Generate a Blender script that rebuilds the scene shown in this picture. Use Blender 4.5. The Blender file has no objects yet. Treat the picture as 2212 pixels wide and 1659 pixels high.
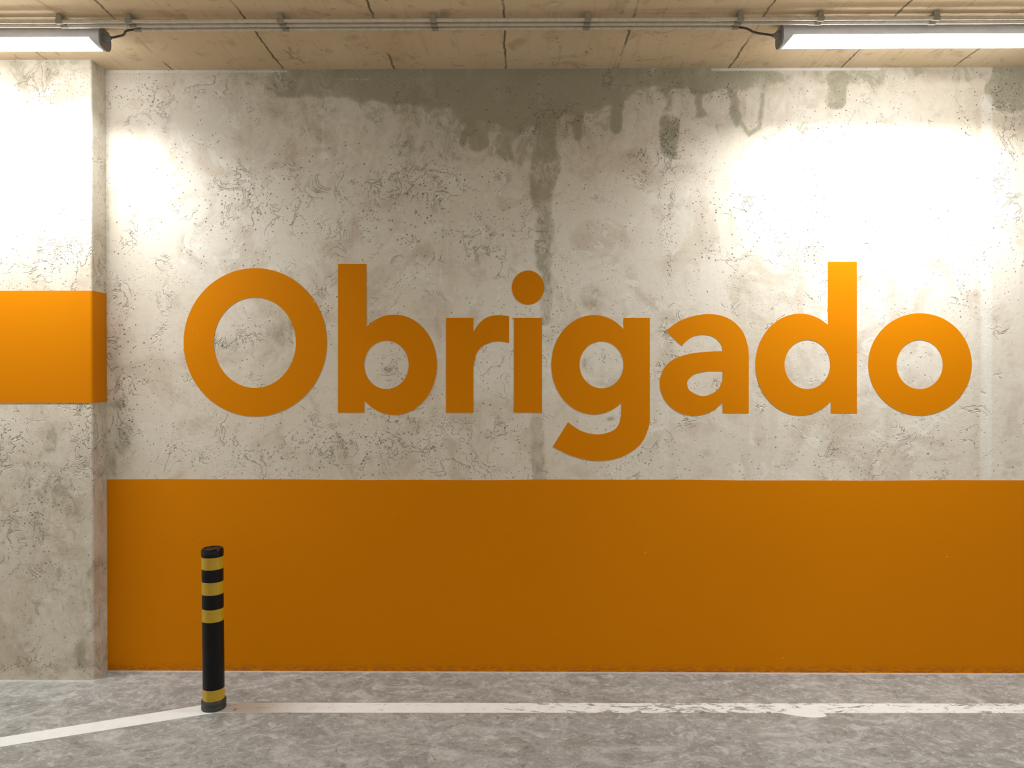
import bpy, bmesh, math, random
import numpy as np
from mathutils import Vector, Matrix, Euler
from mathutils.geometry import tessellate_polygon

random.seed(7)
scn = bpy.context.scene
C = scn.collection

# ------------------------------------------------------------------ camera
W, H_IMG, F = 2212.0, 1659.0, 1600.0
CAM_H = 1.461
cam_d = bpy.data.cameras.new('camera')
cam_d.sensor_width = 36.0
cam_d.lens = F / W * 36.0
cam_d.clip_start = 0.05
cam = bpy.data.objects.new('camera', cam_d)
C.objects.link(cam)
cam.location = (0, 0, CAM_H)
cam.rotation_euler = (math.radians(90 - 0.40), 0, math.radians(0.46))
scn.camera = cam

# ------------------------------------------------------------------ world / exposure
world = bpy.data.worlds.new('world')
scn.world = world
world.use_nodes = True
bg = world.node_tree.nodes['Background']
bg.inputs['Color'].default_value = (1.0, 0.98, 0.88, 1)
AMBIENT = 0.47
bg.inputs['Strength'].default_value = AMBIENT
LAMP = 13.0
LAMP_SIDE = 10.0
LAMP_WATT = 17.5
LAMP_SPREAD = 140
scn.view_settings.view_transform = 'Standard'
scn.view_settings.look = 'None'
scn.view_settings.gamma = 1.0
scn.view_settings.use_curve_mapping = False
scn.view_settings.exposure = 1.12

# ------------------------------------------------------------------ dimensions
D = 3.687            # camera to back wall
ROOM_H = 3.0         # floor to ceiling
PIL = 3.565          # face of the projecting wall on the left
R3 = Euler(cam.rotation_euler).to_matrix()

def ray(px, py):
    return R3 @ Vector(((px - W / 2) / F, -(py - H_IMG / 2) / F, -1.0))
def on_y(px, py, y):
    r = ray(px, py); t = y / r.y
    return (r.x * t, CAM_H + r.z * t)
def on_z(px, py, z):
    r = ray(px, py); t = (z - CAM_H) / r.z
    return (r.x * t, r.y * t)
R3n = np.array(R3)
def project(X, Y, Z):
    P = np.stack([X, Y + 0 * X, Z - CAM_H], -1) @ R3n
    return W / 2 + F * P[..., 0] / -P[..., 2], H_IMG / 2 - F * P[..., 1] / -P[..., 2]

PIL_X = on_y(200, 800, PIL)[0]

# ------------------------------------------------------------------ object helpers
def tag(o, label=None, cat=None, group=None, kind=None):
    if label: o['label'] = label
    if cat: o['category'] = cat
    if group: o['group'] = group
    if kind: o['kind'] = kind
    return o
def obj(name, bm, mat, parent=None, smooth=False):
    me = bpy.data.meshes.new(name)
    bmesh.ops.recalc_face_normals(bm, faces=bm.faces)
    bm.to_mesh(me); bm.free()
    if mat: me.materials.append(mat)
    if smooth:
        me.polygons.foreach_set('use_smooth', [True] * len(me.polygons))
        try: me.set_sharp_from_angle(angle=math.radians(35))
        except Exception: pass
    o = bpy.data.objects.new(name, me)
    C.objects.link(o)
    if parent:
        o.parent = parent
        o.matrix_parent_inverse = Matrix.Translation(-Vector(parent.location))
    return o
def thing(name, loc, label, cat, group=None):
    o = bpy.data.objects.new(name, None)
    o.empty_display_size = 0.05
    C.objects.link(o); o.location = loc
    return tag(o, label, cat, group)
def box(bm, x0, x1, y0, y1, z0, z1, bevel=0.0, seg=2):
    vs = [bm.verts.new((x, y, z)) for x in (x0, x1) for y in (y0, y1) for z in (z0, z1)]
    fs = [(0, 1, 3, 2), (4, 6, 7, 5), (0, 4, 5, 1), (2, 3, 7, 6), (0, 2, 6, 4), (1, 5, 7, 3)]
    faces = [bm.faces.new([vs[i] for i in f]) for f in fs]
    if bevel:
        es = {e for f in faces for e in f.edges}
        bmesh.ops.bevel(bm, geom=list(es), offset=bevel, segments=seg, affect='EDGES', profile=0.5)
    return bm
def lathe(bm, prof, cx, cy, z0=0.0, n=48, cap=True):
    rings = []
    for r, z in prof:
        rings.append([bm.verts.new((cx + r * math.cos(2 * math.pi * i / n), cy + r * math.sin(2 * math.pi * i / n), z0 + z)) for i in range(n)])
    for a, b in zip(rings, rings[1:]):
        for i in range(n):
            bm.faces.new((a[i], a[(i + 1) % n], b[(i + 1) % n], b[i]))
    if cap:
        bm.faces.new(list(reversed(rings[0]))); bm.faces.new(rings[-1])
    return bm
def tube(bm, pts, r, n=16):
    pts = [Vector(p) for p in pts]
    rings = []
    for i, p in enumerate(pts):
        t = (pts[min(i + 1, len(pts) - 1)] - pts[max(i - 1, 0)]).normalized()
        up = Vector((0, 0, 1)) if abs(t.z) < 0.9 else Vector((0, 1, 0))
        u = t.cross(up).normalized(); v = t.cross(u).normalized()
        rr = r[i] if isinstance(r, (list, tuple)) else r
        rings.append([bm.verts.new(p + u * rr * math.cos(2 * math.pi * k / n) + v * rr * math.sin(2 * math.pi * k / n)) for k in range(n)])
    for a, b in zip(rings, rings[1:]):
        for k in range(n):
            bm.faces.new((a[k], a[(k + 1) % n], b[(k + 1) % n], b[k]))
    bm.faces.new(rings[0]); bm.faces.new(list(reversed(rings[-1])))
    return bm
def catmull(pts, sub=8, closed=False):
    n = len(pts); out = []
    rng = range(n) if closed else range(n - 1)
    for i in rng:
        g = (lambda k: pts[k % n]) if closed else (lambda k: pts[max(0, min(n - 1, k))])
        p0, p1, p2, p3 = (Vector(g(k)) for k in (i - 1, i, i + 1, i + 2))
        for s in range(sub):
            t = s / sub
            out.append(tuple(0.5 * ((2 * p1) + (p2 - p0) * t + (2 * p0 - 5 * p1 + 4 * p2 - p3) * t * t + (3 * p1 - p0 - 3 * p2 + p3) * t ** 3)))
    if not closed: out.append(tuple(pts[-1]))
    return out

# ------------------------------------------------------------------ node helpers
class N:
    def __init__(s, name):
        s.m = bpy.data.materials.new(name); s.m.use_nodes = True
        s.t = s.m.node_tree; s.b = s.t.nodes['Principled BSDF']
        s.pos = s.t.nodes.new('ShaderNodeNewGeometry').outputs['Position']
    def new(s, k, **kw):
        n = s.t.nodes.new(k)
        for a, v in kw.items(): setattr(n, a, v)
        return n
    def put(s, sock, v):
        if isinstance(v, bpy.types.NodeSocket): s.t.links.new(v, sock)
        elif v is not None:
            if sock.type == 'RGBA' and len(v) == 3: v = (*v, 1)
            sock.default_value = v
    def math(s, op, a, b=None, c=None, clamp=False):
        n = s.new('ShaderNodeMath', operation=op, use_clamp=clamp)
        for i, v in enumerate((a, b, c)): s.put(n.inputs[i], v)
        return n.outputs[0]
    def vec(s, op, a, b=None):
        n = s.new('ShaderNodeVectorMath', operation=op)
        s.put(n.inputs[0], a); s.put(n.inputs[1], b)
        return n.outputs[0]
    def map(s, v, scale=(1, 1, 1), loc=(0, 0, 0)):
        n = s.new('ShaderNodeMapping'); s.put(n.inputs['Vector'], v)
        n.inputs['Scale'].default_value = scale; n.inputs['Location'].default_value = loc
        return n.outputs[0]
    def noise(s, v, scale, detail=3, rough=0.55, dist=0.0, color=False):
        n = s.new('ShaderNodeTexNoise'); s.put(n.inputs['Vector'], v)
        n.inputs['Scale'].default_value = scale; n.inputs['Detail'].default_value = detail
        n.inputs['Roughness'].default_value = rough; n.inputs['Distortion'].default_value = dist
        return n.outputs['Color' if color else 'Fac']
    def voro(s, v, scale, feature='F1'):
        n = s.new('ShaderNodeTexVoronoi', feature=feature); s.put(n.inputs['Vector'], v)
        n.inputs['Scale'].default_value = scale
        return n.outputs['Distance']
    def rng(s, v, a, b, c=0.0, d=1.0, smooth=False):
        n = s.new('ShaderNodeMapRange', interpolation_type='SMOOTHSTEP' if smooth else 'LINEAR')
        for i, q in enumerate((v, a, b, c, d)): s.put(n.inputs[i], q)
        return n.outputs[0]
    def mix(s, f, a, b, mode='MIX'):
        n = s.new('ShaderNodeMix', data_type='RGBA', blend_type=mode)
        s.put(n.inputs[0], f); s.put(n.inputs[6], a); s.put(n.inputs[7], b)
        return n.outputs[2]
    def attr(s, name):
        n = s.new('ShaderNodeAttribute', attribute_name=name)
        return n.outputs['Fac']
    def bump(s, h, strength, dist, normal=None):
        n = s.new('ShaderNodeBump'); s.put(n.inputs['Height'], h)
        n.inputs['Strength'].default_value = strength; n.inputs['Distance'].default_value = dist
        if normal is not None: s.put(n.inputs['Normal'], normal)
        return n.outputs[0]
    def done(s, col, rough=0.8, normal=None, spec=0.5, metal=0.0):
        s.put(s.b.inputs['Base Color'], col); s.put(s.b.inputs['Roughness'], rough)
        if normal is not None: s.put(s.b.inputs['Normal'], normal)
        s.b.inputs['Specular IOR Level'].default_value = spec
        s.b.inputs['Metallic'].default_value = metal
        return s.m

def plain(name, col, rough=0.5, metal=0.0, spec=0.5, var=0.12, scale=30):
    s = N(name)
    f = s.noise(s.pos, scale, 3)
    dark = tuple(c * (1 - var) for c in col); lite = tuple(min(1, c * (1 + var)) for c in col)
    return s.done(s.mix(f, dark, lite), s.rng(f, 0.3, 0.7, rough * 0.85, min(1, rough * 1.15)), None, spec, metal)

def pit_field(s, extra=None, base=0.0):
    """air holes and small chips left in cast concrete (0..1)"""
    w1 = s.new('ShaderNodeVectorMath', operation='SCALE'); s.put(w1.inputs[0], s.noise(s.pos, 34, 3, 0.7, color=True)); w1.inputs['Scale'].default_value = 0.030
    w2 = s.new('ShaderNodeVectorMath', operation='SCALE'); s.put(w2.inputs[0], s.noise(s.pos, 70, 2, 0.6, color=True)); w2.inputs['Scale'].default_value = 0.012
    p = s.vec('ADD', s.pos, w1.outputs[0]); q = s.vec('ADD', s.pos, w2.outputs[0])
    dens = s.noise(s.pos, 2.4, 3)
    boost = lambda t, k: t if extra is None else s.math('ADD', t, s.math('MULTIPLY', extra, k))
    t1 = boost(s.rng(dens, 0.38, 0.66, 0.07 + base, 0.155 + base), 0.10)
    a = s.rng(s.math('SUBTRACT', t1, s.voro(q, 40)), 0.0, 0.05)
    t2 = boost(s.rng(s.noise(s.map(s.pos, (1, 1, 1), (4, 8, 2)), 5.0, 3), 0.42, 0.68, 0.03 + base, 0.21 + base), 0.16)
    b = s.rng(s.math('SUBTRACT', t2, s.voro(s.map(q, (1, 1, 1), (3.3, 1.7, 9.1)), 88)), 0.0, 0.10, 0.0, 0.8)
    t3 = boost(s.rng(s.noise(s.map(s.pos, (1, 1, 1), (9, 2, 5)), 3.0, 2), 0.42, 0.62, 0.03 + base, 0.12 + base), 0.07)
    c = s.rng(s.math('SUBTRACT', t3, s.voro(s.map(p, (1, 1, 1), (7.3, 2.7, 1.1)), 26)), 0.0, 0.03, 0.0, 0.8)
    return s.math('MAXIMUM', s.math('MAXIMUM', a, b), c)

def worm_field(s, extra=None):
    """thin crooked scratches and laitance edges"""
    n1 = s.noise(s.pos, 9.0, 4, 0.6, 0.8)
    line = s.rng(s.math('ABSOLUTE', s.math('SUBTRACT', n1, 0.5)), 0.0, 0.020, 1.0, 0.0)
    m = s.noise(s.map(s.pos, (1, 1, 1), (5, 5, 5)), 6.0, 4)
    if extra is not None: m = s.math('ADD', m, s.math('MULTIPLY', extra, 0.22))
    return s.math('MULTIPLY', line, s.rng(m, 0.55, 0.66))

def concrete_wall(name, warm=True, attrs=True):
    s = N(name)
    st = s.attr('stain') if attrs else None
    ro = s.attr('rough') if attrs else None
    li = s.attr('pale') if attrs else None
    big = s.noise(s.pos, 0.9, 3, 0.55, 0.3)
    med = s.noise(s.pos, 4.5, 5, 0.62, 0.6)
    fine = s.noise(s.pos, 38, 4, 0.65)
    streak = s.noise(s.map(s.pos, (5, 5, 0.55)), 1.6, 4, 0.6)
    if warm: c0, c1, c2 = (0.42, 0.33, 0.235), (0.59, 0.515, 0.415), (0.70, 0.65, 0.57)
    else:    c0, c1, c2 = (0.45, 0.45, 0.38), (0.57, 0.605, 0.555), (0.65, 0.70, 0.675)
    col = s.mix(s.rng(big, 0.32, 0.68), c1, c2)
    col = s.mix(s.rng(med, 0.50, 0.36, 0.0, 0.55), col, c0)
    col = s.mix(s.rng(streak, 0.55, 0.75, 0.0, 0.35), col, c0)
    col = s.mix(s.rng(fine, 0.35, 0.75, 0.0, 0.22), col, (0.74, 0.73, 0.68))
    # pale scaly patches with a crisp edge
    sc = s.noise(s.pos, 7.5, 6, 0.7, 1.2)
    patch = s.math('MULTIPLY', s.rng(sc, 0.575, 0.60, 0.0, 0.42), s.rng(big, 0.42, 0.55))
    col = s.mix(patch, col, (0.78, 0.76, 0.71))
    if attrs:
        wob = s.math('MULTIPLY', s.math('SUBTRACT', s.noise(s.map(s.pos, (1, 1, 0.7)), 13, 8, 0.72, 1.3), 0.5), 1.7)
        soft = s.rng(s.math('ADD', st, s.math('MULTIPLY', wob, 0.5)), 0.05, 0.85, 0.0, 0.72, True)
        hard = s.rng(s.math('ADD', st, wob), 0.42, 0.50, 0.0, 0.38)
        col = s.mix(soft, col, (0.195, 0.168, 0.09))
        col = s.mix(hard, col, (0.30, 0.275, 0.20))
        lp = s.rng(s.math('ADD', li, s.math('MULTIPLY', wob, 0.45)), 0.25, 0.95, 0.0, 0.7)
        col = s.mix(lp, col, (0.80, 0.79, 0.75))
    pit = pit_field(s, ro); worm = worm_field(s, ro)
    col = s.mix(s.math('MULTIPLY', worm, 0.56), col, (0.20, 0.18, 0.13))
    col = s.mix(s.math('MULTIPLY', s.math('MULTIPLY', pit, s.rng(s.noise(s.pos, 20, 2), 0.3, 0.6, 0.45, 1.0)), 0.82), col, (0.12, 0.105, 0.08))
    h = s.math('SUBTRACT', s.math('MULTIPLY', s.math('ADD', fine, s.math('MULTIPLY', sc, 0.8)), 0.25), s.math('ADD', pit, s.math('MULTIPLY', worm, 0.5)))
    return s.done(col, 0.82, s.bump(h, 0.8, 0.006), 0.3)

def orange_paint(name, pits=1.0):
    s = N(name)
    f = s.noise(s.pos, 1.5, 3); fine = s.noise(s.pos, 60, 3)
    col = s.mix(f, (0.58, 0.186, 0.0), (0.63, 0.207, 0.0))
    pit = pit_field(s, None, -0.078)
    col = s.mix(s.math('MULTIPLY', pit, 0.6 * pits), col, (0.26, 0.065, 0.0))
    chip = s.rng(s.noise(s.map(s.pos, (1, 1, 2.2), (2, 0, 4)), 17, 4, 0.6), 0.735, 0.76, 0.0, 0.5)
    col = s.mix(chip, col, (0.85, 0.42, 0.12))
    # paint frayed where the wall meets the floor
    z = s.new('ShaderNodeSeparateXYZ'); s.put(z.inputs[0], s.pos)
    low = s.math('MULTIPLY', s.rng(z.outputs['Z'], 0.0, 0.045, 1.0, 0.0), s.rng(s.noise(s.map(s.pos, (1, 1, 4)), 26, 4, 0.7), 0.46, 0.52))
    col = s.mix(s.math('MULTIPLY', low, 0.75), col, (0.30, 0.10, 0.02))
    h = s.math('SUBTRACT', s.math('MULTIPLY', fine, 0.12), pit)
    return s.done(col, 0.6, s.bump(h, 0.5, 0.003), 0.06)

def floor_concrete(s):
    big = s.noise(s.pos, 1.3, 4, 0.6, 0.5)
    med = s.noise(s.map(s.pos, (0.9, 1.1, 1)), 4.5, 9, 0.74, 1.8)
    fine = s.noise(s.map(s.pos, (0.8, 1.0, 1)), 26, 7, 0.78, 1.2)
    col = s.mix(s.rng(big, 0.35, 0.65), (0.235, 0.226, 0.205), (0.30, 0.292, 0.27))
    col = s.mix(s.rng(med, 0.50, 0.62, 0.0, 0.75), col, (0.42, 0.41, 0.39))
    col = s.mix(s.rng(med, 0.47, 0.36, 0.0, 0.75), col, (0.18, 0.17, 0.15))
    col = s.mix(s.rng(fine, 0.52, 0.62, 0.0, 0.65), col, (0.50, 0.49, 0.47))
    col = s.mix(s.rng(fine, 0.44, 0.36, 0.0, 0.7), col, (0.12, 0.11, 0.09))
    swirl = s.noise(s.pos, 5.0, 4, 0.6, 3.5)
    ln = s.rng(s.math('ABSOLUTE', s.math('SUBTRACT', swirl, 0.5)), 0.0, 0.012, 0.55, 0.0)
    col = s.mix(s.math('MULTIPLY', ln, s.rng(big, 0.4, 0.6)), col, (0.50, 0.49, 0.47))
    v = s.voro(s.map(s.pos, (1, 1, 1), (1, 2, 3)), 9)
    col = s.mix(s.rng(v, 0.045, 0.02, 0.0, 0.7), col, (0.09, 0.08, 0.065))
    h = s.math('ADD', s.math('MULTIPLY', med, 0.8), s.math('MULTIPLY', fine, 0.5))
    return col, h

def floor_material():
    s = N('floor_concrete')
    col, h = floor_concrete(s)
    # chevron tyre print left on the dusty floor, low at the right
    sx = s.new('ShaderNodeSeparateXYZ'); s.put(sx.inputs[0], s.pos)
    x, y = sx.outputs['X'], sx.outputs['Y']
    yy = s.math('ADD', y, s.math('MULTIPLY', x, -0.045))
    band = s.math('MULTIPLY', s.rng(yy, 2.60, 2.612), s.rng(yy, 2.70, 2.69))
    band = s.math('MULTIPLY', band, s.rng(x, 0.95, 1.5, 0.0, 1.0))
    saw = s.math('FRACT', s.math('MULTIPLY', s.math('ADD', x, s.math('MULTIPLY', y, 0.8)), 26.0))
    mark = s.math('MULTIPLY', band, s.rng(saw, 0.45, 0.6))
    mark = s.math('MULTIPLY', mark, s.rng(s.noise(s.pos, 12, 3), 0.35, 0.55))
    col = s.mix(s.math('MULTIPLY', mark, 0.45), col, (0.58, 0.56, 0.53))
    jag = s.math('MULTIPLY', s.math('SUBTRACT', s.noise(s.map(s.pos, (1, 1, 1), (2, 2, 2)), 16, 5, 0.7), 0.5), 0.05)
    edge = s.math('MULTIPLY', s.rng(s.math('ADD', y, jag), D - 0.028, D - 0.012), 0.7)
    edl = s.math('MULTIPLY', s.rng(s.math('ADD', y, jag), PIL - 0.035, PIL - 0.012), s.rng(x, PIL_X + .02, PIL_X, 0.0, 0.7))
    col = s.mix(s.math('MAXIMUM', edge, edl), col, (0.50, 0.48, 0.44))
    return s.done(col, 0.68, s.bump(h, 0.5, 0.008), 0.4)

def line_paint(name, wear):
    s = N(name)
    col, h = floor_concrete(s)
    w1 = s.noise(s.map(s.pos, (1, 2.2, 1)), 14, 8, 0.75, 0.6)
    w2 = s.noise(s.map(s.pos, (1, 1, 1), (7, 3, 0)), 1.1, 2)
    amt = s.math('ADD', w1, s.math('MULTIPLY', w2, 0.25))
    sx = s.new('ShaderNodeSeparateXYZ'); s.put(sx.inputs[0], s.pos)
    amt = s.math('ADD', amt, s.rng(sx.outputs['X'], -0.9, 0.3, 0.10, 0.0))
    keep = s.rng(amt, wear, wear + 0.05)
    white = s.mix(s.noise(s.pos, 20, 4), (0.62, 0.62, 0.595), (0.76, 0.76, 0.74))
    col = s.mix(keep, col, white)
    return s.done(col, 0.6, s.bump(h, 0.3, 0.004), 0.35)

def ceiling_material():
    s = N('ceiling_concrete')
    sx = s.new('ShaderNodeSeparateXYZ'); s.put(sx.inputs[0], s.pos)
    x0 = on_y(612, 152, D)[0]; pitch = 0.553
    wig = s.math('MULTIPLY', s.math('SUBTRACT', s.noise(s.pos, 9, 4, 0.65), 0.5), 0.035)
    t = s.math('DIVIDE', s.math('SUBTRACT', s.math('ADD', sx.outputs['X'], wig), x0), pitch)
    fr = s.math('ABSOLUTE', s.math('SUBTRACT', s.math('FRACT', s.math('ADD', t, 0.5)), 0.5))
    brk = s.rng(s.noise(s.map(s.pos, (3, 1, 1)), 1.7, 4), 0.38, 0.5)
    seam = s.math('MULTIPLY', s.rng(fr, 0.003, 0.013, 1.0, 0.0), brk)
    cell = s.new('ShaderNodeTexWhiteNoise', noise_dimensions='1D')
    s.put(cell.inputs['W'], s.math('FLOOR', t))
    big = s.noise(s.pos, 1.4, 4, 0.6, 0.4); med = s.noise(s.pos, 8, 5, 0.65, 0.8)
    grain = s.noise(s.map(s.pos, (30, 1.6, 1)), 1.6, 4, 0.6)
    col = s.mix(s.rng(big, 0.35, 0.65), (0.62, 0.475, 0.30), (0.72, 0.57, 0.385))
    col = s.mix(s.math('MULTIPLY', cell.outputs['Value'], 0.3), col, (0.70, 0.60, 0.44))
    col = s.mix(s.rng(med, 0.45, 0.34, 0.0, 0.5), col, (0.36, 0.26, 0.145))
    col = s.mix(s.rng(grain, 0.55, 0.7, 0.0, 0.28), col, (0.38, 0.28, 0.17))
    scar = s.noise(s.map(s.pos, (1, 1.4, 1)), 6.0, 6, 0.72, 1.5)
    col = s.mix(s.rng(scar, 0.625, 0.645, 0.0, 0.55), col, (0.30, 0.21, 0.12))
    col = s.mix(s.math('MULTIPLY', seam, 0.85), col, (0.07, 0.05, 0.03))
    h = s.math('SUBTRACT', s.math('MULTIPLY', s.math('ADD', med, grain), 0.4), s.math('MULTIPLY', seam, 1.0))
    return s.done(col, 0.85, s.bump(h, 0.22, 0.004), 0.15)

M = {}
M['wall'] = concrete_wall('wall_concrete')
M['wall_left'] = concrete_wall('projecting_wall_concrete', warm=True, attrs=True)
M['wall_plain'] = concrete_wall('plain_concrete', attrs=False)
M['orange'] = orange_paint('orange_wall_paint')
M['floor'] = floor_material()
M['ceiling'] = ceiling_material()
M['line'] = line_paint('worn_white_line_paint', 0.555)
M['line_fresh'] = line_paint('white_line_paint', 0.46)
M['blot'] = line_paint('thick_white_paint', 0.2)
M['housing'] = plain('light_grey_housing', (0.66, 0.66, 0.70), 0.45)
M['cap'] = plain('grey_plastic', (0.20, 0.195, 0.19), 0.5)
M['conduit'] = plain('grey_conduit_plastic', (0.58, 0.53, 0.45), 0.28)
M['clip'] = plain('clip_plastic', (0.30, 0.27, 0.21), 0.5)
M['cable'] = plain('dark_cable_rubber', (0.055, 0.045, 0.035), 0.5)
M['black'] = plain('black_bollard_plastic', (0.005, 0.005, 0.006), 0.33, spec=0.22)
M['base'] = plain('dark_rubber', (0.032, 0.032, 0.034), 0.42)
def yellow():
    s = N('yellow_reflective_film')
    f = s.noise(s.pos, 40, 3)
    v = s.new('ShaderNodeTexVoronoi', feature='F1'); s.put(v.inputs['Vector'], s.pos); v.inputs['Scale'].default_value = 260
    col = s.mix(f, (0.44, 0.275, 0.006), (0.56, 0.36, 0.014))
    return s.done(col, 0.30, s.bump(v.outputs['Distance'], 0.12, 0.001), 0.6)
M['yellow'] = yellow()
def glow(name, power):
    s = N(name)
    s.put(s.b.inputs['Base Color'], (0.9, 0.9, 0.9)); s.put(s.b.inputs['Emission Color'], (0.95, 0.985, 1.0))
    s.b.inputs['Emission Strength'].default_value = power
    s.b.inputs['Roughness'].default_value = 0.4
    return s.m
M['diffuser'] = glow('lit_diffuser', LAMP)
M['diffuser_side'] = glow('lit_diffuser_side', LAMP_SIDE)

# ------------------------------------------------------------------ wall weathering fields
def vnoise(X, Z, sc, seed):
    r = np.random.RandomState(seed); n = 128
    g = r.rand(n, n); u = X * sc + 40; v = Z * sc + 40
    i = np.floor(u).astype(int); j = np.floor(v).astype(int); a = u - i; b = v - j
    a = a * a * (3 - 2 * a); b = b * b * (3 - 2 * b); q = lambda p, k: g[p % n, k % n]
    return (q(i, j) * (1 - a) + q(i + 1, j) * a) * (1 - b) + (q(i, j + 1) * (1 - a) + q(i + 1, j + 1) * a) * b
def sstep(v, a, b):
    t = np.clip((v - a) / (b - a), 0, 1); return t * t * (3 - 2 * t)
def blob(px, py, x, y, rx, ry, s=1.0):
    return s * np.exp(-(((px - x) / rx) ** 2 + ((py - y) / ry) ** 2))
def capsule(px, py, x0, y0, x1, y1, w, s=1.0, soft=6):
    dx, dy = x1 - x0, y1 - y0
    t = np.clip(((px - x0) * dx + (py - y0) * dy) / (dx * dx + dy * dy), 0, 1)
    d = np.hypot(px - x0 - t * dx, py - y0 - t * dy)
    return s * (1 - sstep(d, w - soft, w + soft))

def back_wall_fields(X, Z):
    px, py = project(X, D, Z)
    n1 = vnoise(X, Z, 6, 1) - 0.5; n2 = vnoise(X, Z, 18, 2) - 0.5
    qx = px + 26 * n1 + 12 * n2; qy = py + 40 * n1 + 22 * n2
    xs = [232, 400, 500, 600, 700, 800, 900, 1000, 1060, 1120, 1180, 1240, 1320, 1400, 1500, 1600, 1700, 1820, 1900, 2000, 2100, 2212]
    ls = [120, 140, 185, 205, 222, 222, 232, 262, 275, 290, 262, 232, 222, 205, 200, 205, 186, 180, 190, 172, 178, 185]
    ss = [0.1, 0.2, 0.4, 0.5, 0.62, 0.78, 0.9, 0.98, 1.0, 1.0, 1.0, 0.9, 0.75, 0.68, 0.66, 0.62, 0.5, 0.45, 0.45, 0.35, 0.4, 0.5]
    L = np.interp(px, xs, ls); S = np.interp(px, xs, ss)
    st = S * (1 - sstep(qy, L - 14, L + 16))
    st = st * (0.72 + 0.55 * vnoise(X, Z, 9, 11))
    st = np.maximum(st, S * 0.50 * (1 - sstep(qy, L + 10, L + 150)))     # faint damp below the band
    def add(v):
        nonlocal st; st = np.maximum(st, v)
    add(capsule(qx, py, 1182, 230, 1180, 330, 24, 0.66)); add(capsule(qx, py, 1178, 330, 1172, 430, 30, 0.50))
    add(capsule(px + 14 * n2, py, 1176, 420, 1172, 575, 19, 0.50, 4)); add(capsule(px + 10 * n2, py, 1180, 570, 1180, 690, 14, 0.42, 5))
    add(capsule(px + 10 * n2, py, 1160, 895, 1163, 1034, 16, 0.42, 6))
    for x, y0, y1, w, k in [(1240, 170, 292, 12, .8), (1332, 200, 275, 15, .75), (1450, 190, 235, 10, .6), (1508, 190, 245, 12, .7), (1585, 190, 265, 11, .7),
                            (1452, 262, 325, 17, .62), (1805, 170, 215, 22, .6), (1015, 240, 285, 14, .9), (1000, 290, 305, 12, .8), (1095, 285, 335, 16, .6), (1040, 262, 300, 30, .7),
                            (2190, 150, 185, 60, .6)]:
        add(capsule(qx, py, x, y0, x, y1, w, k, 6))
    # U shaped drip
    for a, b in [((1588, 200), (1598, 262)), ((1598, 262), (1618, 290)), ((1618, 290), (1640, 276)), ((1640, 276), (1648, 205))]:
        add(capsule(px, py, *a, *b, 6, 0.62, 5))
    add(blob(px, py, 600, 722, 32, 34, 0.50)); add(blob(px, py, 628, 715, 9, 40, 0.55)); add(blob(px, py, 495, 745, 30, 22, 0.38))
    add(blob(px, py, 1272, 655, 40, 16, 0.42)); add(blob(px, py, 1272, 628, 50, 25, 0.30)); add(blob(px, py, 840, 800, 14, 14, 0.5))
    add(blob(px, py, 252, 875, 20, 16, .6)); add(blob(px, py, 268, 950, 28, 60, .52)); add(blob(px, py, 250, 800, 18, 80, .34)); add(blob(px, py, 245, 1000, 12, 40, .5))
    add(blob(px, py, 1262, 785, 8, 16, .5)); add(blob(px, py, 1320, 905, 14, 6, .5)); add(blob(px, py, 980, 280, 260, 110, 0.46)); add(blob(px, py, 850, 430, 170, 90, 0.22))
    add(blob(px, py, 230, 500, 10, 500, .38))
    add(capsule(px, py, 430, 980, 1130, 981, 1.5, 0.40, 2)); add(blob(px, py, 2110, 420, 4, 230, .42)); add(blob(px, py, 2150, 420, 4, 100, .35))
    add(blob(px, py, 1110, 500, 500, 40, .10)); add(blob(px, py, 700, 1000, 330, 40, .24)); add(blob(px, py, 1525, 978, 12, 16, .3))
    ro = np.zeros_like(px)
    for b in [(530, 410, 25, 50, 1.0), (565, 470, 18, 40, .8), (560, 420, 160, 110, .4), (890, 400, 110, 45, 1.0), (900, 470, 160, 70, .6), (1060, 520, 90, 60, .6), (1440, 330, 30, 60, 1.2), (1392, 360, 14, 60, .8),
              (1442, 430, 14, 170, .9), (1442, 560, 12, 60, .9), (1758, 430, 16, 130, .9), (1760, 540, 30, 30, 1.), (860, 950, 170, 70, 1.0), (690, 960, 60, 60, .9), (530, 980, 200, 50, .6), (1040, 1000, 90, 40, .7),
              (840, 800, 40, 40, .9), (510, 740, 60, 60, .5), (1900, 980, 160, 40, .4), (2075, 650, 20, 100, .8), (2170, 350, 30, 180, .7), (2085, 260, 20, 50, .8), (1050, 750, 30, 110, .8), (1380, 980, 40, 30, .7),
              (260, 870, 30, 130, .9), (260, 650, 40, 100, .5), (700, 640, 60, 60, .4), (1580, 440, 80, 30, .5), (1540, 560, 60, 20, .5), (1220, 260, 80, 30, .6), (1520, 200, 120, 14, .8), (320, 200, 80, 30, .7), (690, 1000, 500, 30, .4)]:
        ro = np.maximum(ro, blob(px, py, *b))
    pa = np.zeros_like(px)
    pa = np.maximum(pa, blob(px, py, 700, 338, 15, 14, 1.2)); pa = np.maximum(pa, capsule(px, py, 1645, 335, 1646, 335.5, 11, 1.0, 3))
    pa = np.maximum(pa, capsule(px, py, 2132, 215, 2130, 1034, 14, 0.62, 6)); pa = np.maximum(pa, capsule(px + 8 * n2, py, 1618, 215, 1618, 262, 10, .4, 5))
    pa = np.maximum(pa, capsule(px, py, 245, 154, 620, 154, 2.5, 0.8, 2)); pa = np.maximum(pa, capsule(px, py, 1540, 150, 1900, 149, 4, 0.8, 3)); pa = np.maximum(pa, capsule(px, py, 630, 170, 800, 171, 1.5, 0.5, 2))
    return st, ro, pa

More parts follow.
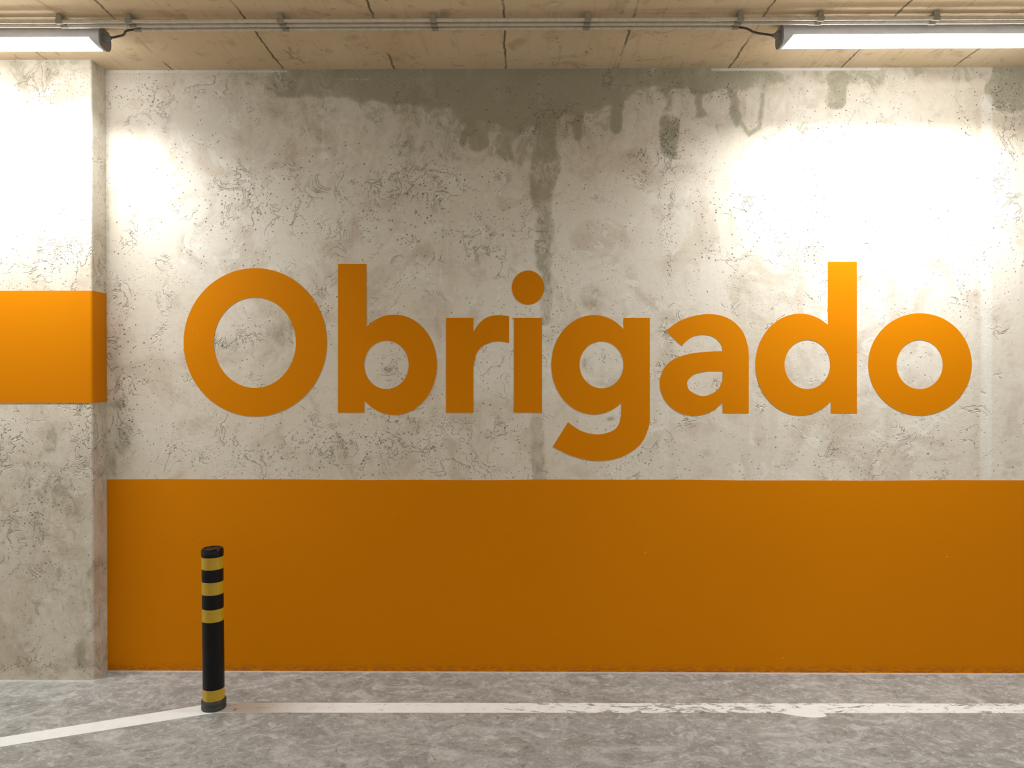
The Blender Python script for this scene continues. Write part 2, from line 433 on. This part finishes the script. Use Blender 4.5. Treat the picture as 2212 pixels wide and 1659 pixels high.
def left_wall_fields(X, Z):
    px, py = project(X, PIL, Z)
    n1 = vnoise(X, Z, 6, 5) - 0.5; n2 = vnoise(X, Z, 15, 6) - 0.5
    qx = px + 60 * n1 + 20 * n2; qy = py + 60 * n1 + 20 * n2
    st = 0.42 * (1 - sstep(qy, 150, 250)) * sstep(px, 20, 90)
    for b in [(60, 175, 40, 30, .5), (75, 520, 14, 50, .35), (95, 470, 30, 60, .2), (120, 955, 50, 60, .42), (40, 1040, 60, 60, .36), (120, 1060, 70, 50, .45), (100, 1150, 80, 60, .36), (60, 1290, 50, 60, .36), (165, 1400, 30, 60, .55), (70, 1420, 60, 30, .4),
              (212, 1150, 20, 500, .42), (212, 900, 20, 60, .62), (190, 1300, 18, 80, .35)]:
        st = np.maximum(st, blob(qx, qy, *b))
    st = np.maximum(st, 0.30 * sstep(py, 860, 1000))
    ro = np.zeros_like(px)
    for b in [(110, 560, 60, 70, .7), (180, 950, 30, 100, .8), (100, 1130, 60, 100, .9), (205, 700, 16, 500, .6), (30, 950, 50, 50, .7), (60, 1440, 120, 20, .8), (80, 180, 60, 50, .6)]:
        ro = np.maximum(ro, blob(px, py, *b))
    pa = 0.5 * (1 - sstep(np.abs(py - 320 + 80 * n1), 60, 240)) * (0.6 + n2)
    return st, ro, pa

def grid_face(bm_verts, faces, origin, du, dv, nu, nv):
    base = len(bm_verts)
    for j in range(nv + 1):
        for i in range(nu + 1):
            bm_verts.append(tuple(origin[k] + du[k] * i / nu + dv[k] * j / nv for k in range(3)))
    for j in range(nv):
        for i in range(nu):
            a = base + j * (nu + 1) + i
            faces.append((a, a + 1, a + nu + 2, a + nu + 1))
def set_attrs(me, fields):
    co = np.empty(len(me.vertices) * 3, np.float32); me.vertices.foreach_get('co', co); co = co.reshape(-1, 3)
    for nm, v in zip(('stain', 'rough', 'pale'), fields(co[:, 0].astype(float), co[:, 2].astype(float))):
        a = me.attributes.new(nm, 'FLOAT', 'POINT'); a.data.foreach_set('value', v.astype(np.float32))

XL, XR, YB = -6.5, 6.5, -5.0
T = 0.2
# back wall: one slab, its face finely divided to carry the weathering
vs, fs = [], []
wx0, wx1 = PIL_X - 0.12, 3.1
grid_face(vs, fs, (wx0, D, 0), (wx1 - wx0, 0, 0), (0, 0, ROOM_H), 520, 300)
grid_face(vs, fs, (wx1, D, 0), (XR - wx1, 0, 0), (0, 0, ROOM_H), 2, 2)
grid_face(vs, fs, (XR, D + T, 0), (wx0 - XR, 0, 0), (0, 0, ROOM_H), 1, 1)
grid_face(vs, fs, (wx0, D, ROOM_H), (XR - wx0, 0, 0), (0, T, 0), 1, 1)
grid_face(vs, fs, (XR, D, 0), (wx0 - XR, 0, 0), (0, T, 0), 1, 1)
grid_face(vs, fs, (XR, D, 0), (0, T, 0), (0, 0, ROOM_H), 1, 1)
me = bpy.data.meshes.new('wall_back'); me.from_pydata(vs, [], fs); me.update(); me.materials.append(M['wall'])
set_attrs(me, back_wall_fields)
wb = bpy.data.objects.new('wall_back', me); C.objects.link(wb); tag(wb, kind='structure')

# projecting wall section on the left, rounded arris
vs, fs = [], []
bev = 0.008
grid_face(vs, fs, (XL, PIL, 0), (-2.9 - XL, 0, 0), (0, 0, ROOM_H), 2, 2)
grid_face(vs, fs, (-2.9, PIL, 0), (PIL_X - bev + 2.9, 0, 0), (0, 0, ROOM_H), 90, 300)
grid_face(vs, fs, (PIL_X - bev, PIL, 0), (bev * .7, bev * .3, 0), (0, 0, ROOM_H), 1, 300)
grid_face(vs, fs, (PIL_X - bev * .3, PIL + bev * .3, 0), (bev * .3, bev * .7, 0), (0, 0, ROOM_H), 1, 300)
grid_face(vs, fs, (PIL_X, PIL + bev, 0), (0, D + T - PIL - bev, 0), (0, 0, ROOM_H), 30, 300)
grid_face(vs, fs, (PIL_X, D + T, 0), (XL - PIL_X, 0, 0), (0, 0, ROOM_H), 1, 1)
me = bpy.data.meshes.new('wall_left'); me.from_pydata(vs, [], fs); me.update(); me.materials.append(M['wall_left'])
bm = bmesh.new(); bm.from_mesh(me); bmesh.ops.remove_doubles(bm, verts=bm.verts, dist=0.0005); bm.to_mesh(me); bm.free()
set_attrs(me, left_wall_fields)
wl = bpy.data.objects.new('wall_left', me); C.objects.link(wl); tag(wl, kind='structure')

bm = bmesh.new(); box(bm, XL, XR, YB, D + T, -0.2, 0.0); tag(obj('floor', bm, M['floor']), kind='structure')
bm = bmesh.new(); box(bm, XL, XR, YB, D + T, ROOM_H, ROOM_H + 0.25); tag(obj('ceiling', bm, M['ceiling']), kind='structure')

# ------------------------------------------------------------------ painted shapes
def slab(contours, y_face, th, to_xz):
    """solid of paint from 2D contours (first outer, rest holes) laid on a wall face"""
    cs = [[to_xz(*p[:2]) for p in c] for c in contours]
    bm = bmesh.new(); flat = [q for c in cs for q in c]
    front = [bm.verts.new((x, y_face - th, z)) for x, z in flat]
    back = [bm.verts.new((x, y_face, z)) for x, z in flat]
    tris = tessellate_polygon([[Vector((x, z, 0)) for x, z in c] for c in cs])
    for t in tris:
        try: bm.faces.new([front[i] for i in t]); bm.faces.new([back[i] for i in reversed(t)])
        except ValueError: pass
    k = 0
    for c in cs:
        for i in range(len(c)):
            a, b = k + i, k + (i + 1) % len(c)
            bm.faces.new((front[a], front[b], back[b], back[a]))
        k += len(c)
    return bm
def ell(cx, cy, rx, ry, a0=0, a1=360, n=72):
    m = max(3, int(n * abs(a1 - a0) / 360)); full = abs(a1 - a0) >= 360
    return [(cx + rx * math.cos(math.radians(a0 + (a1 - a0) * i / m)), cy + ry * math.sin(math.radians(a0 + (a1 - a0) * i / m))) for i in range(m if full else m + 1)]
def bx4(x0, x1, y0, y1):
    return ell((x0 + x1) / 2, (y0 + y1) / 2, (x1 - x0) / 2, (y1 - y0) / 2, n=96)
def ang(cx, cy, rx, ry, x, y):
    return math.degrees(math.atan2((y - cy) / ry, (x - cx) / rx))

L_ = {}
L_['capital_letter_o'] = [[bx4(396.8, 706.2, 579.2, 899.6), bx4(462, 639.2, 642.5, 837.8)]]
a0 = ang(852, 788, 92, 108.5, 791.7, 706.2); a1 = ang(852, 788, 92, 108.5, 787, 865.5)
L_['letter_b'] = [[[(730.2, 570), (791.7, 570)] + ell(852, 788, 92, 108.5, a0, a1) + [(787, 891.4), (730.2, 891.4)], ell(834.8, 788.2, 48, 52.2)]]
L_['letter_r'] = [[[(963.6, 686.7), (1022.6, 686.7)] + catmull([(1022.6, 717.5), (1034, 700), (1050, 686.5), (1073, 680.8), (1099.5, 682.9)]) +
                   catmull([(1099.5, 740.8), (1073, 737.3), (1049, 744), (1031, 761), (1023.2, 790), (1022.6, 805)]) + [(1022.6, 891.4), (963.6, 891.4)]]]
L_['letter_i'] = [[[(1110.3, 686.7), (1170.7, 686.7), (1170.7, 891.4), (1110.3, 891.4)]], [bx4(1105.8, 1175.7, 584.4, 658.4)]]
a0 = ang(1283, 788, 92, 107.5, 1342, 870); a1 = ang(1283, 788, 92, 107.5, 1347, 711)
L_['letter_g'] = [[[(1347, 686.7), (1403.7, 686.7)] + catmull([(1403.7, 890), (1401.7, 920.5), (1383.7, 959.3), (1342, 987), (1292, 995.5), (1239.5, 986.5), (1193.7, 965.4)]) +
                   catmull([(1227, 912.2), (1256, 931), (1289.4, 938.5), (1320, 932), (1336, 918), (1342, 895)]) + ell(1283, 788, 92, 107.5, a0, a1 + 360), ell(1299.5, 788, 47.6, 50.6)]]
L_['letter_a'] = [[catmull([(1438.4, 714.1), (1474.9, 690), (1527, 678.3), (1571, 686.5), (1601.8, 712.5), (1614.8, 745), (1617.4, 770)]) + [(1617.4, 892.2), (1561.1, 892.2)] +
                   catmull([(1561.1, 868.8), (1543.2, 885), (1518, 895.5), (1488, 897), (1458.6, 886.7), (1434, 861), (1425.4, 829.7), (1433, 798), (1455.3, 776), (1491.1, 764), (1530.2, 759.7), (1561.1, 758.7)]) +
                   catmull([(1561.1, 758.7), (1557.9, 744), (1543.2, 729), (1520.4, 722.9), (1494.4, 728.1), (1471.6, 746.7)])[1:],
                   [(1561.1, 801.4)] + catmull([(1530.2, 801.4), (1501, 808), (1486.5, 821), (1484.5, 832), (1491.1, 844.5), (1513.9, 855.1), (1536.7, 851), (1553, 838), (1561.1, 819)])]]
a0 = ang(1727.8, 787.4, 96, 110, 1794.5, 867.1); a1 = ang(1727.8, 787.4, 96, 110, 1788.3, 702.3)
L_['letter_d'] = [[[(1788.3, 565.4), (1850.8, 565.4), (1850.8, 892.2), (1794.5, 892.2)] + ell(1727.8, 787.4, 96, 110, a0, a1 + 360), bx4(1694.6, 1793.2, 734.3, 840.4)]]
L_['letter_o'] = [[bx4(1875.2, 2098.8, 676.7, 897.4), bx4(1936.4, 2036.3, 734.3, 840.4)]]

cx, cz = on_y(1250, 891, D)
word = thing('wall_lettering', (cx, D, cz), 'large orange word Obrigado painted across the bare concrete wall', 'lettering')
to_wall = lambda px, py: on_y(px, py, D)
for nm, pieces in L_.items():
    bm = bmesh.new()
    for cs in pieces:
        b2 = slab(cs, D, 0.0012, to_wall)
        me = bpy.data.meshes.new('tmp'); b2.to_mesh(me); b2.free(); bm.from_mesh(me); bpy.data.meshes.remove(me)
    obj(nm, bm, M['orange'], word)

# wide band along the foot of the back wall, straight top with a slight hand-taped waver
ztop = on_y(1106, 1036.5, D)[1]
top = [(x, ztop + 0.0015 * math.sin(x * 3.1) + 0.0008 * math.sin(x * 9.7)) for x in np.linspace(XR, PIL_X, 60)]
bot = [(x, 0.0) for x in np.linspace(PIL_X, XR, 2)]
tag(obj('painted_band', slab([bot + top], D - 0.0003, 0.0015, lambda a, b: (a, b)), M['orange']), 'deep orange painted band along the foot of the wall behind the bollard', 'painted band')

# band wrapping round the projecting wall: face and return
z0, z1 = on_y(100, 870, PIL)[1], on_y(100, 628, PIL)[1]
bandt = thing('painted_band', (PIL_X, PIL, (z0 + z1) / 2), 'bright orange painted band wrapping the projecting wall at mid height', 'painted band')
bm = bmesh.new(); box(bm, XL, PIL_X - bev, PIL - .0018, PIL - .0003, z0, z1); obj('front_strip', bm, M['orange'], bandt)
bm = bmesh.new(); t = 0.0015; e = 0.0003
pl = [(PIL_X - bev, PIL - e), (PIL_X - bev * .3 + e, PIL + bev * .3 - e), (PIL_X + e, PIL + bev), (PIL_X + e, D - .002)]
po = [(PIL_X - bev, PIL - e - t), (PIL_X - bev * .3 + e + t * .7, PIL + bev * .3 - e - t * .7), (PIL_X + e + t, PIL + bev), (PIL_X + e + t, D - .002)]
A = [[bm.verts.new((x, y, z)) for x, y in p] for p, z in ((pl, z0), (po, z0), (pl, z1), (po, z1))]
for i in range(3):
    bm.faces.new((A[1][i], A[1][i + 1], A[3][i + 1], A[3][i])); bm.faces.new((A[0][i], A[2][i], A[2][i + 1], A[0][i + 1]))
    bm.faces.new((A[0][i], A[0][i + 1], A[1][i + 1], A[1][i])); bm.faces.new((A[2][i], A[3][i], A[3][i + 1], A[2][i + 1]))
for i in (0, 3): bm.faces.new((A[0][i], A[1][i], A[3][i], A[2][i]))
obj('side_strip', bm, M['orange'], bandt)

# ------------------------------------------------------------------ floor markings
def floor_slab(pts, th=0.0012):
    bm = bmesh.new(); n = len(pts)
    a = [bm.verts.new((x, y, 0)) for x, y in pts]; b = [bm.verts.new((x, y, th)) for x, y in pts]
    bm.faces.new(list(reversed(a))); bm.faces.new(b)
    for i in range(n): bm.faces.new((a[i], a[(i + 1) % n], b[(i + 1) % n], b[i]))
    return bm
P = lambda x, y: on_z(x, y, 0.0)
fa, fb = P(452, 1518), P(2212, 1520.5); na, nb = P(466, 1540), P(2212, 1541)
ex = 2.2
far_end = (fb[0] + ex, fb[1] + (fb[1] - fa[1]) / (fb[0] - fa[0]) * ex); near_end = (nb[0] + ex, nb[1] + (nb[1] - na[1]) / (nb[0] - na[0]) * ex)
tag(obj('floor_marking', floor_slab([na, near_end, far_end, fa]), M['line']), 'worn white line on the floor running parallel to the orange wall', 'floor line', 'parking bay lines on the floor')
l0, l1 = P(452, 1521), P(0, 1593.5); m0, m1 = P(466, 1540), P(0, 1614)
d1 = Vector(l1) + (Vector(l1) - Vector(l0)) * 0.8; d2 = Vector(m1) + (Vector(m1) - Vector(m0)) * 0.8
tag(obj('floor_marking', floor_slab([tuple(d2), m0, na, fa, l0, tuple(d1)]), M['line_fresh']), 'brighter white line running from the bollard diagonally to the lower left corner', 'floor line', 'parking bay lines on the floor')
px0 = [P(x, y) for x, y in catmull([(1688, 1541), (1702, 1537), (1716, 1533.5), (1745, 1533), (1768, 1537), (1786, 1547), (1770, 1551), (1740, 1550), (1712, 1546)], 5, True)]
tag(obj('paint_spill', floor_slab(px0, 0.0022), M['blot']), 'small oval white paint spill on the near edge of the worn floor line', 'paint spill')

# ------------------------------------------------------------------ bollard
bxp, byp = on_z(462, 1529, 0)
bo = thing('bollard', (bxp, byp, 0), 'black bollard with four yellow reflective bands standing on the white line corner', 'bollard')
RB = 0.0455
dd = byp
zt = lambda py: CAM_H + ray(460, py).z * dd / ray(460, py).y
ztop_b = zt(1183)
bands = [(zt(1227), zt(1201)), (zt(1281), zt(1254)), (zt(1339), zt(1312)), (zt(1511), zt(1484))]
bm = lathe(bmesh.new(), [(RB, 0.0), (RB, zt(1199)), (RB - .001, zt(1199) + .001)], bxp, byp)
parts = [obj('post', bm, M['black'], bo, True)]
cz0, cz1 = zt(1199), ztop_b
bm = lathe(bmesh.new(), [(RB - .002, cz0 - .004), (RB + .0012, cz0 - .002), (RB + .0016, cz1 - .010), (RB, cz1 - .004), (RB - .004, cz1), (RB - .012, cz1 + .0005), (RB - .014, cz1 - .003), (0.006, cz1 - .003)], bxp, byp)
parts.append(obj('cap', bm, M['black'], bo, True))
for a, b in bands:
    e = 0.0009
    bm = lathe(bmesh.new(), [(RB - .0004, a), (RB + e, a + .0006), (RB + e, b - .0006), (RB - .0004, b)], bxp, byp, cap=False)
    parts.append(obj('reflective_band', bm, M['yellow'], bo, True))
bm = lathe(bmesh.new(), [(0.050, 0.0), (0.0525, 0.003), (0.0525, 0.017), (0.0505, 0.020), (0.0505, 0.023), (0.0525, 0.026), (0.0520, 0.040), (0.0495, 0.044), (0.046, 0.044)], bxp, byp)
parts.append(obj('base_ring', bm, M['base'], bo, True))
bo.rotation_euler = (0, math.radians(-0.35), 0)

# ------------------------------------------------------------------ ceiling conduits
ZC = ROOM_H - 0.030
def pipe_y(py, z=ZC): return on_z(1106, py, z)[1]
RC = 0.0074
Y1, Y2, Y3 = pipe_y(43), pipe_y(52), pipe_y(61)
xa = on_y(292, 50, Y3)[0]; xb = on_y(1594, 50, Y3)[0]
PX0, PX1 = -4.2, 4.2
g = 'parallel conduits under the ceiling'
pipes = []
def pipe(y, x0, x1, label, couple=()):
    t_ = thing('conduit', ((x0 + x1) / 2, y, ZC), label, 'conduit', g)
    obj('tube', tube(bmesh.new(), [(x0, y, ZC), (x1, y, ZC)], RC, 20), M['conduit'], t_, True)
    for c in couple:
        obj('coupling', tube(bmesh.new(), [(c - .028, y, ZC), (c - .026, y, ZC), (c + .026, y, ZC), (c + .028, y, ZC)], [RC + .0003, RC + .002, RC + .002, RC + .0003], 20), M['conduit'], t_, True)
    return t_
pipe(Y1, PX0, PX1, 'grey conduit farthest from the wall, topmost of the parallel pipes', [on_y(1545, 40, Y1)[0]])
p2 = pipe(Y2, PX0, PX1, 'grey conduit in the middle, passing above both lamps with a thicker sleeve', [on_y(1760, 48, Y2)[0]])
s0, s1 = on_y(148, 47, Y2)[0], on_y(276, 47, Y2)[0]
obj('sleeve', tube(bmesh.new(), [(s0, Y2, ZC), (s0 + .002, Y2, ZC), (s1 - .002, Y2, ZC), (s1, Y2, ZC)], [RC + .0005, RC + .003, RC + .003, RC + .0005], 20), M['conduit'], p2, True)
p3 = pipe(Y3, xa, xb, 'shorter grey conduit nearest the wall, feeding the cables of both lamps', [])

def clip_mesh(x, ys):
    """saddle block under the ceiling with a C-shaped grip round every pipe"""
    bm = bmesh.new(); w = 0.014
    box(bm, x - w * .6, x + w * .6, ys[0] - .011, ys[-1] + .011, ZC + RC + .0018, ROOM_H, 0.0015, 1)
    for y in ys:
        n = 18; a0, a1 = math.radians(-215), math.radians(35)
        rin, rout = RC + .0002, RC + .0028
        rings = []
        for i in range(n + 1):
            a = a0 + (a1 - a0) * i / n; c, s_ = math.cos(a), math.sin(a)
            rings.append([bm.verts.new((x + dx, y + r * c, ZC + r * s_)) for dx, r in ((-w, rin), (w, rin), (w, rout), (-w, rout))])
        for p, q in zip(rings, rings[1:]):
            for k in range(4): bm.faces.new((p[k], p[(k + 1) % 4], q[(k + 1) % 4], q[k]))
        bm.faces.new(rings[0]); bm.faces.new(list(reversed(rings[-1])))
        box(bm, x - w * .8, x + w * .8, y - RC - .003, y - RC + .002, ZC + .003, ROOM_H - .012)
        box(bm, x - w * .8, x + w * .8, y + RC - .002, y + RC + .003, ZC + .003, ROOM_H - .012)
    return bm
clips = [(140, 2, 'at the sleeve end above the left lamp'), (290, 3, 'where the cable leaves for the left lamp'), (612, 3, 'above the letter b, first free one from the left lamp'), (938, 3, 'midway, above the letters b and r'),
         (1268, 3, 'midway, above the letter g'), (1592, 3, 'where the cable drops to the right lamp'), (1765, 2, 'above the start of the right lamp'), (2012, 2, 'above the middle of the right lamp')]
for x, n, lab in clips:
    xx = on_y(x, 50, Y2)[0]
    ys = [Y1, Y2, Y3][:n]
    if x == 290: xx = xa + .012
    if x == 1592: xx = xb - .012
    t_ = thing('pipe_clip', (xx, ys[0], ROOM_H), 'grey ceiling pipe clip ' + lab, 'pipe clip', 'pipe clips along the conduits')
    obj('saddle', clip_mesh(xx, ys), M['clip'], t_)
    obj('screw', lathe(bmesh.new(), [(0.006, 0), (0.006, .004), (.004, .006)], xx, (ys[0] + ys[1]) / 2, ROOM_H - .026, 12), M['cap'], t_, True)

# ------------------------------------------------------------------ linear luminaires
LF = 3.20            # front of the luminaire
LW = 0.088
LZ = ROOM_H - 0.002
def prof_at(kind):
    zc = ROOM_H
    if kind == 'housing':   # y, z below ceiling
        return [(0.018, -.010), (0.004, -.030), (0.0, -.052), (0.0, -.058), (LW, -.058), (LW, -.052), (LW - .004, -.030), (LW - .018, -.010)]
    if kind == 'diffuser':
        return [(0.003, -.058), (0.004, -.070), (0.012, -.084), (0.026, -.092), (0.044, -.0945), (LW - .026, -.092), (LW - .012, -.084), (LW - .004, -.070), (LW - .003, -.058)]
    return [(0.016, -.008), (0.001, -.030), (-.002, -.052), (-.001, -.070), (0.009, -.087), (0.024, -.095), (0.044, -.098), (LW - .024, -.095), (LW - .009, -.087), (LW + .001, -.070), (LW + .002, -.052), (LW - .001, -.030), (LW - .016, -.008)]
def extr(kind, x0, x1, inset=0.0):
    bm = bmesh.new(); pr = prof_at(kind)
    a = [bm.verts.new((x0, LF + y, LZ + z)) for y, z in pr]; b = [bm.verts.new((x1, LF + y, LZ + z)) for y, z in pr]
    n = len(pr)
    for i in range(n): bm.faces.new((a[i], a[(i + 1) % n], b[(i + 1) % n], b[i]))
    bm.faces.new(a); bm.faces.new(list(reversed(b)))
    return bm
def luminaire(x0, x1, inner, label):
    """inner: +1 when the cable end is at x1, -1 when at x0"""
    t_ = thing('ceiling_lamp', ((x0 + x1) / 2, LF + LW / 2, ROOM_H), label, 'lamp', 'long waterproof lamps under the ceiling')
    obj('housing', extr('housing', x0 + .014, x1 - .014), M['housing'], t_, True)
    df = obj('diffuser', extr('diffuser', x0 + .014, x1 - .014), M['diffuser'], t_, True)
    df.data.materials.append(M['diffuser_side'])      # the sides of the cover are dimmer than its underside
    for p in df.data.polygons:
        if p.normal.z > -0.6: p.material_index = 1
    ld = bpy.data.lights.new('lamp_light', 'AREA'); ld.shape = 'RECTANGLE'
    ld.size = x1 - x0 - .05; ld.size_y = 0.05; ld.energy = LAMP_WATT; ld.spread = math.radians(LAMP_SPREAD); ld.color = (0.95, 0.985, 1.0)
    lo = bpy.data.objects.new('lamp_light', ld); C.objects.link(lo); lo.parent = t_
    lo.location = (0, 0, LZ - .0965 - ROOM_H)          # on the underside of the cover, shining down
    for e0, e1, sg in ((x0, x0 + .006, 1), (x1 - .006, x1, -1)):
        obj('end_cap', extr('cap', e0, e1), M['cap'], t_, True)
        # pale collar, cut on a slant where the cover begins
        bm = bmesh.new(); pr = prof_at('cap'); xi = e1 if sg > 0 else e0
        a = [bm.verts.new((xi, LF + LW / 2 + (y - LW / 2) * .985, LZ + z * .99)) for y, z in pr]
        b = [bm.verts.new((xi + sg * (.010 + .040 * max(0, min(1, (z + .098) / .045))), LF + LW / 2 + (y - LW / 2) * .985, LZ + z * .99)) for y, z in pr]
        n = len(pr)
        for i in range(n): bm.faces.new((a[i], a[(i + 1) % n], b[(i + 1) % n], b[i]))
        bm.faces.new(a); bm.faces.new(list(reversed(b)))
        obj('collar', bm, M['housing'], t_, True)
    L = x1 - x0
    for k in (0.16, 0.84):
        bm = bmesh.new(); xx = x0 + L * k
        box(bm, xx - .018, xx + .018, LF + .018, LF + LW - .018, LZ - .0115, ROOM_H)
        obj('mounting_bracket', bm, M['clip'], t_)
    xe = x1 if inner > 0 else x0
    yg, zg = LF + .030, LZ - .048
    gl = [(xe - inner * .001, yg, zg), (xe + inner * .006, yg, zg), (xe + inner * .0065, yg, zg), (xe + inner * .020, yg, zg), (xe + inner * .0205, yg, zg), (xe + inner * .032, yg, zg - .001)]
    bm = tube(bmesh.new(), gl, [.019, .019, .0145, .0145, .0105, .008], 12)
    obj('cable_gland', bm, M['cap'], t_, True)
    return (xe + inner * .031, yg, zg)
le = on_y(216, 80, LF)[0]; re = on_y(1690, 70, LF)[0]
LEN = 1.27
gL = luminaire(le - LEN, le, +1, 'lit long lamp at the left, its right end over the projecting wall corner')
gR = luminaire(re, re + LEN, -1, 'lit long lamp at the right, above the letters d and o')
def cable(gp, xe, sgn, label):
    # from the conduit end, down and across to the gland
    pts = [(xe + sgn * .004, Y3, ZC), (xe - sgn * .022, Y3 + .001, ZC - .001), (xe - sgn * .045, Y3 + .006, ZC - .005), ((xe + gp[0]) / 2, (Y3 + gp[1]) / 2 + .004, (ZC + gp[2]) / 2 - .003), (gp[0] + sgn * .02, gp[1], gp[2] + .003), (gp[0], gp[1], gp[2])]
    tag(obj('lamp_cable', tube(bmesh.new(), catmull(pts, 6), .0048, 12), M['cable'], None, True), label, 'cable')
cable(gL, xa, +1, 'short dark cable from the conduit end to the left lamp')
cable(gR, xb, -1, 'short dark cable dropping from the conduit end to the right lamp')
